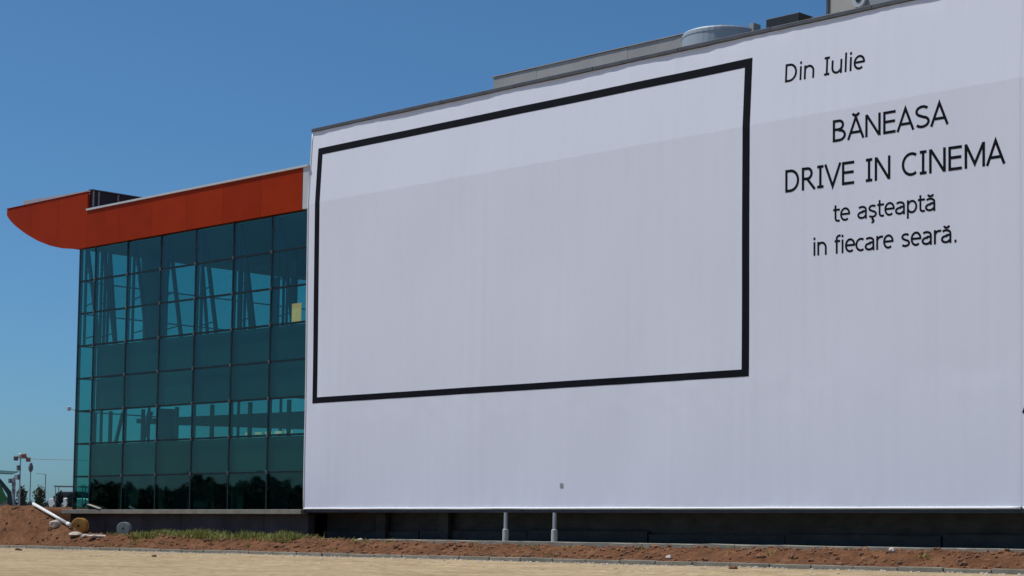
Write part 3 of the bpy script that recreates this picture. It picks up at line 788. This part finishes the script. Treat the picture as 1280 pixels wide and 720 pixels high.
blades(3.0, 9.0, -2.9, -1.6, 500, .04, .14)
for k in range(26):
    tx = random.uniform(-19, 40); ty = random.uniform(-3.9, -2.2); blades(tx-.25, tx+.25, ty-.15, ty+.15, 26, .05, .16)
tag(mb.build('grass', 'grass'), 'rough green grass growing on the bank before the plinth', 'grass', kind='stuff')

# ------------------------------------------------------------------ far things on the left
def foliage(mb, c, r, n, s):
    for i in range(n):
        while True:
            v = Vector((random.uniform(-1, 1), random.uniform(-1, 1), random.uniform(-1, 1)))
            if .25 < v.length < 1: break
        k_ = .75+.5*N(v.x*2+c[0], v.y*2, v.z*2)
        q = Vector((c[0]+v.x*r[0]*k_, c[1]+v.y*r[1]*k_, c[2]+v.z*r[2]*k_))
        a = Vector((random.gauss(0, 1), random.gauss(0, 1), random.gauss(0, 1))).normalized(); b = a.orthogonal().normalized()
        ss = s*random.uniform(.6, 1.3); e = a.cross(b); k = len(mb.v)
        mb.v += [tuple(q+b*ss), tuple(q+e*ss*.6), tuple(q-b*ss), tuple(q-e*ss*.6)]; mb.f.append((k, k+1, k+2, k+3))
def bush(name, base, top, r, m, label):
    o = tag(empty(name, (base[0], base[1], land_z(base[0], base[1]))), label, 'bush', 'bushes far behind the mound')
    z0 = land_z(base[0], base[1])
    mb = MB(); foliage(mb, (0, 0, (top-z0)*.3), (r*1.1, r*1.1, (top-z0)*.4), 500, .10); foliage(mb, (.1, 0, (top-z0)*.68), (r*.95, r*.95, (top-z0)*.32), 700, .09); mb.build('crown', m, o)
    mb = MB()
    for k in range(4):
        a = k*1.7; mb.tube([(0, 0, -.1), (.15*r*math.cos(a), .15*r*math.sin(a), (top-z0)*.3), (.4*r*math.cos(a), .4*r*math.sin(a), (top-z0)*.7)], [.07, .05, .02], 6)
    mb.build('trunk', 'bark', o)
bush('bush', (-78.85, 33.25), 4.55, .55, 'leaf_f', 'olive bush left of the dark headed lamp post, behind the mound')
bush('bush', (-77.85, 34.3), 4.65, .60, 'leaf_f', 'olive bush right of the dark headed lamp post, behind the mound')
bush('bush', (-59.25, 24.7), 3.62, .40, 'leaf_b', 'bluish bush under the left end of the flat shelter roof')
bush('bush', (-58.6, 25.35), 3.60, .42, 'leaf_b', 'bluish bush under the shelter roof next to the glass corner')
# dark hedge behind them
hd = tag(empty('hedge', (-95, 44.5, 1.6)), 'low dark hedge line on the horizon behind the earth mound', 'hedge')
mb = MB()
for i in range(60):
    f_ = i/59; c = (-6.5+12*f_, -6.2+12.4*f_, 1.2+.25*N(i*.4, 1)); foliage(mb, c, (.5, .5, 1.0+.25*N(i*.7, 2)), 110, .13)
mb.build('foliage', 'hedge', hd)
# green tarpaulin tent
tz = land_z(-44.3, 11.4)
tent = tag(empty('green_tent', (-44.3, 11.4, tz)), 'green and white striped tent edge at the far left of the picture', 'tent')
def quad(pts, th=.04):
    a, b, c = (Vector(p) for p in pts[:3]); nn = (b-a).cross(c-a).normalized()*th
    mb = MB(); n_ = len(pts); mb.v = [tuple(Vector(p)) for p in pts]+[tuple(Vector(p)+nn) for p in pts]
    mb.f = [tuple(range(n_)), tuple(range(2*n_-1, n_-1, -1))]+[(i, (i+1) % n_, n_+(i+1) % n_, n_+i) for i in range(n_)]
    return mb
ux = Vector((.70, .71, 0)); bk = Vector((-.71, .70, 0))
def tp(u, d, z): return tuple(ux*u+bk*d+Vector((0, 0, z)))
H_ = 4.15-tz
quad([tp(-2.2, 0, 0), tp(.95, 0, 0), tp(-.2, 0, H_), tp(-2.2, 0, H_)]).build('pale_wall', 'tarp_p', tent)
quad([tp(-1.2, -.06, .3), tp(.55, -.06, 1.2), tp(.05, -.06, 2.1), tp(-1.2, -.06, 1.35)]).build('green_stripe', 'tarp', tent)
quad([tp(.62, -.1, 0), tp(1.0, -.1, 0), tp(.75, -.1, 1.7), tp(-.05, -.1, H_-.25), tp(-.2, -.1, H_-.3), tp(.5, -.1, 1.5)]).build('dark_fold', 'tarp_d', tent)
quad([tp(-2.4, -.2, H_), tp(.75, -.2, H_-.1), tp(.75, 1.6, H_+.12), tp(-2.4, 1.6, H_+.25)]).build('roof_sheet', 'tarp_d', tent)
for u in (-2.2, .9): MB().tube([tp(u, .1, 0), tp(u, .1, H_-.1)], .04, 8).build('tent_pole', 'galv', tent)
# masts and posts
def mast(name, xy, top, rad, m, label, cat):
    z0 = land_z(*xy); o = tag(empty(name, (*xy, z0)), label, cat); hh = top-z0
    MB().tube([(0, 0, -.1), (0, 0, hh)], [rad, rad*.7], 8).build('pole', m, o); return o, hh
o, hh = mast('floodlight_mast', (-70.05, 27.9), 6.45, .07, 'flash', 'pale mast with dark floodlights and a white head, behind the mound', 'mast')
MB().bar(tp(-.42, 0, hh-.15), tp(.75, 0, hh-.15), .06).build('crossarm', 'flash', o)
for u, dz, m in ((-.33, -.2, 'lampd'), (.30, .0, 'red'), (.62, -.28, 'red')): 
    q = MB().box(-.16, .16, -.12, .12, -.17, .17).build('floodlight', m, o, bevel=.03); q.location = tp(u, -.1, hh+dz); q.rotation_euler = (.4, 0, R(45))
q = MB().lathe([(.05, -.2), (.17, -.08), (.17, .1), (.06, .2)], 12).build('white_head', 'flash', o); q.location = (0, 0, hh)
for dz in (-.95, -1.65):
    q = MB().box(-.14, .14, -.1, .1, -.2, .2).build('control_box', 'lampd', o, bevel=.02); q.location = tp(-.12, -.08, hh+dz)
o, hh = mast('signal_post', (-70.45, 27.55), 4.75, .13, 'flash', 'short white post carrying dark boxes beside the green tent', 'post')
for u, dz, m in ((-.2, -.25, 'lampd'), (.1, -.5, 'lampd'), (.1, -1.05, 'lampd')):
    q = MB().box(-.13, .13, -.1, .1, -.17, .17).build('box', m, o, bevel=.02); q.location = tp(u, -.15, hh+dz)
o, hh = mast('lamp_post', (-87.2, 39.0), 6.2, .05, 'lampd', 'thin lamp post with a dark drop shaped head between the olive bushes', 'lamp post')
q = MB().lathe([(.07, -.35), (.19, -.15), (.21, .1), (.12, .4), (.05, .5)], 12).build('lamp_head', 'lampd', o); q.location = (0, 0, hh)
o, hh = mast('bare_post', (-103.85, 50.55), 6.35, .07, 'galv', 'bare thin grey post with a short arm, right of the lamp post', 'post')
MB().bar((0, 0, hh-.03), tp(-.9, 0, hh+.02), .04).build('arm', 'galv', o)
# shelter and white car near the glass corner
z0 = land_z(-58.9, 25)
o = tag(empty('flat_shelter', (-58.9, 25, z0)), 'thin flat roofed shelter on posts beside the glass corner, far back', 'shelter')
MB().prism([(0, 0), (0, 0)], 0, 0) if False else None
q = MB().box(-.65, 1.6, -.6, .6, -.04, .04).build('shelter_roof', 'greyunit', o); q.location = (0, 0, 3.88-z0); q.rotation_euler = (0, 0, R(45))
for u in (-.55, 1.4):
    for d in (-.5, .5): MB().tube([tp(u, d, -.1), tp(u, d, 3.86-z0)], .03, 8).build('shelter_post', 'greyunit', o)
def car(xy, rz, label):
    z0 = land_z(*xy); o = tag(empty('parked_car', (*xy, z0+.55)), label, 'car'); o.rotation_euler = (0, 0, rz)
    body = [(-2.1, .35), (2.1, .35), (2.15, .75), (1.9, .95), (1.0, 1.02), (-1.6, 1.05), (-2.1, .95)]
    MB().prism(body, -.85, .85).build('body', 'carw', o, bevel=.05)
    cab = [(-1.65, 1.05), (.95, 1.02), (.35, 1.48), (-1.15, 1.5)]
    c_ = MB().prism(cab, -.75, .75).build('cabin', 'carglass', o, bevel=.04)
    MB().box(-1.1, .3, -.70, .70, 1.5, 1.535).build('car_roof', 'carw', c_)
    for x in (-1.3, 1.35):
        for s in (-1, 1):
            wl = MB().lathe([(.32, -.1), (.34, -.05), (.34, .05), (.32, .1)], 20, (x, s*.8, .33), 'y').build('wheel', 'tyre', o)
            MB().lathe([(.19, -.11), (.19, .11)], 14, (x, s*.8, .33), 'y').build('rim', 'galv', wl)
car((-61.3, 27.7), R(20), 'small white car partly hidden behind the mound beside the glass corner')
tag(MB().tube([(-70.0, 27.8, 6.22), (-64, 33.9, 6.12), (-56, 42, 6.2)], .018, 6).build('overhead_cable', 'cable'), 'thin brown overhead cable running from the mast to the glass corner', 'cable')

# trees across the field, left of the picture: the lower panes mirror them
def big_tree(xy, hgt, r, seed):
    random.seed(seed)
    o = tag(empty('field_tree', (*xy, sand_z(*xy))), 'dark leafy tree mirrored faintly in the lower glass panes', 'tree', 'trees mirrored in the glass')
    mb = MB(); mb.tube([(0, 0, -.2), (.1, 0, hgt*.25), (0, .1, hgt*.55)], [.28, .22, .12], 10)
    for k in range(5):
        a = k*1.3; mb.tube([(0, 0, hgt*.3), (r*.5*math.cos(a), r*.5*math.sin(a), hgt*.55), (r*.7*math.cos(a), r*.7*math.sin(a), hgt*.72)], [.12, .07, .03], 7)
    mb.build('trunk', 'bark', o)
    mb = MB(); foliage(mb, (0, 0, hgt*.36), (r*1.15, r*1.15, hgt*.40), 1900, .34); foliage(mb, (.3*r, -.2*r, hgt*.74), (r*.75, r*.75, hgt*.26), 900, .30)
    mb.build('crown', 'leaf', o)
for k in range(20):
    f_ = k/19
    x = -41-46*f_+random.uniform(-1, 1); y = -37-6*f_+random.uniform(-2.5, 2.5)
    big_tree((x, y), random.uniform(5.5, 6.3), random.uniform(2.5, 3.1), 40+k)
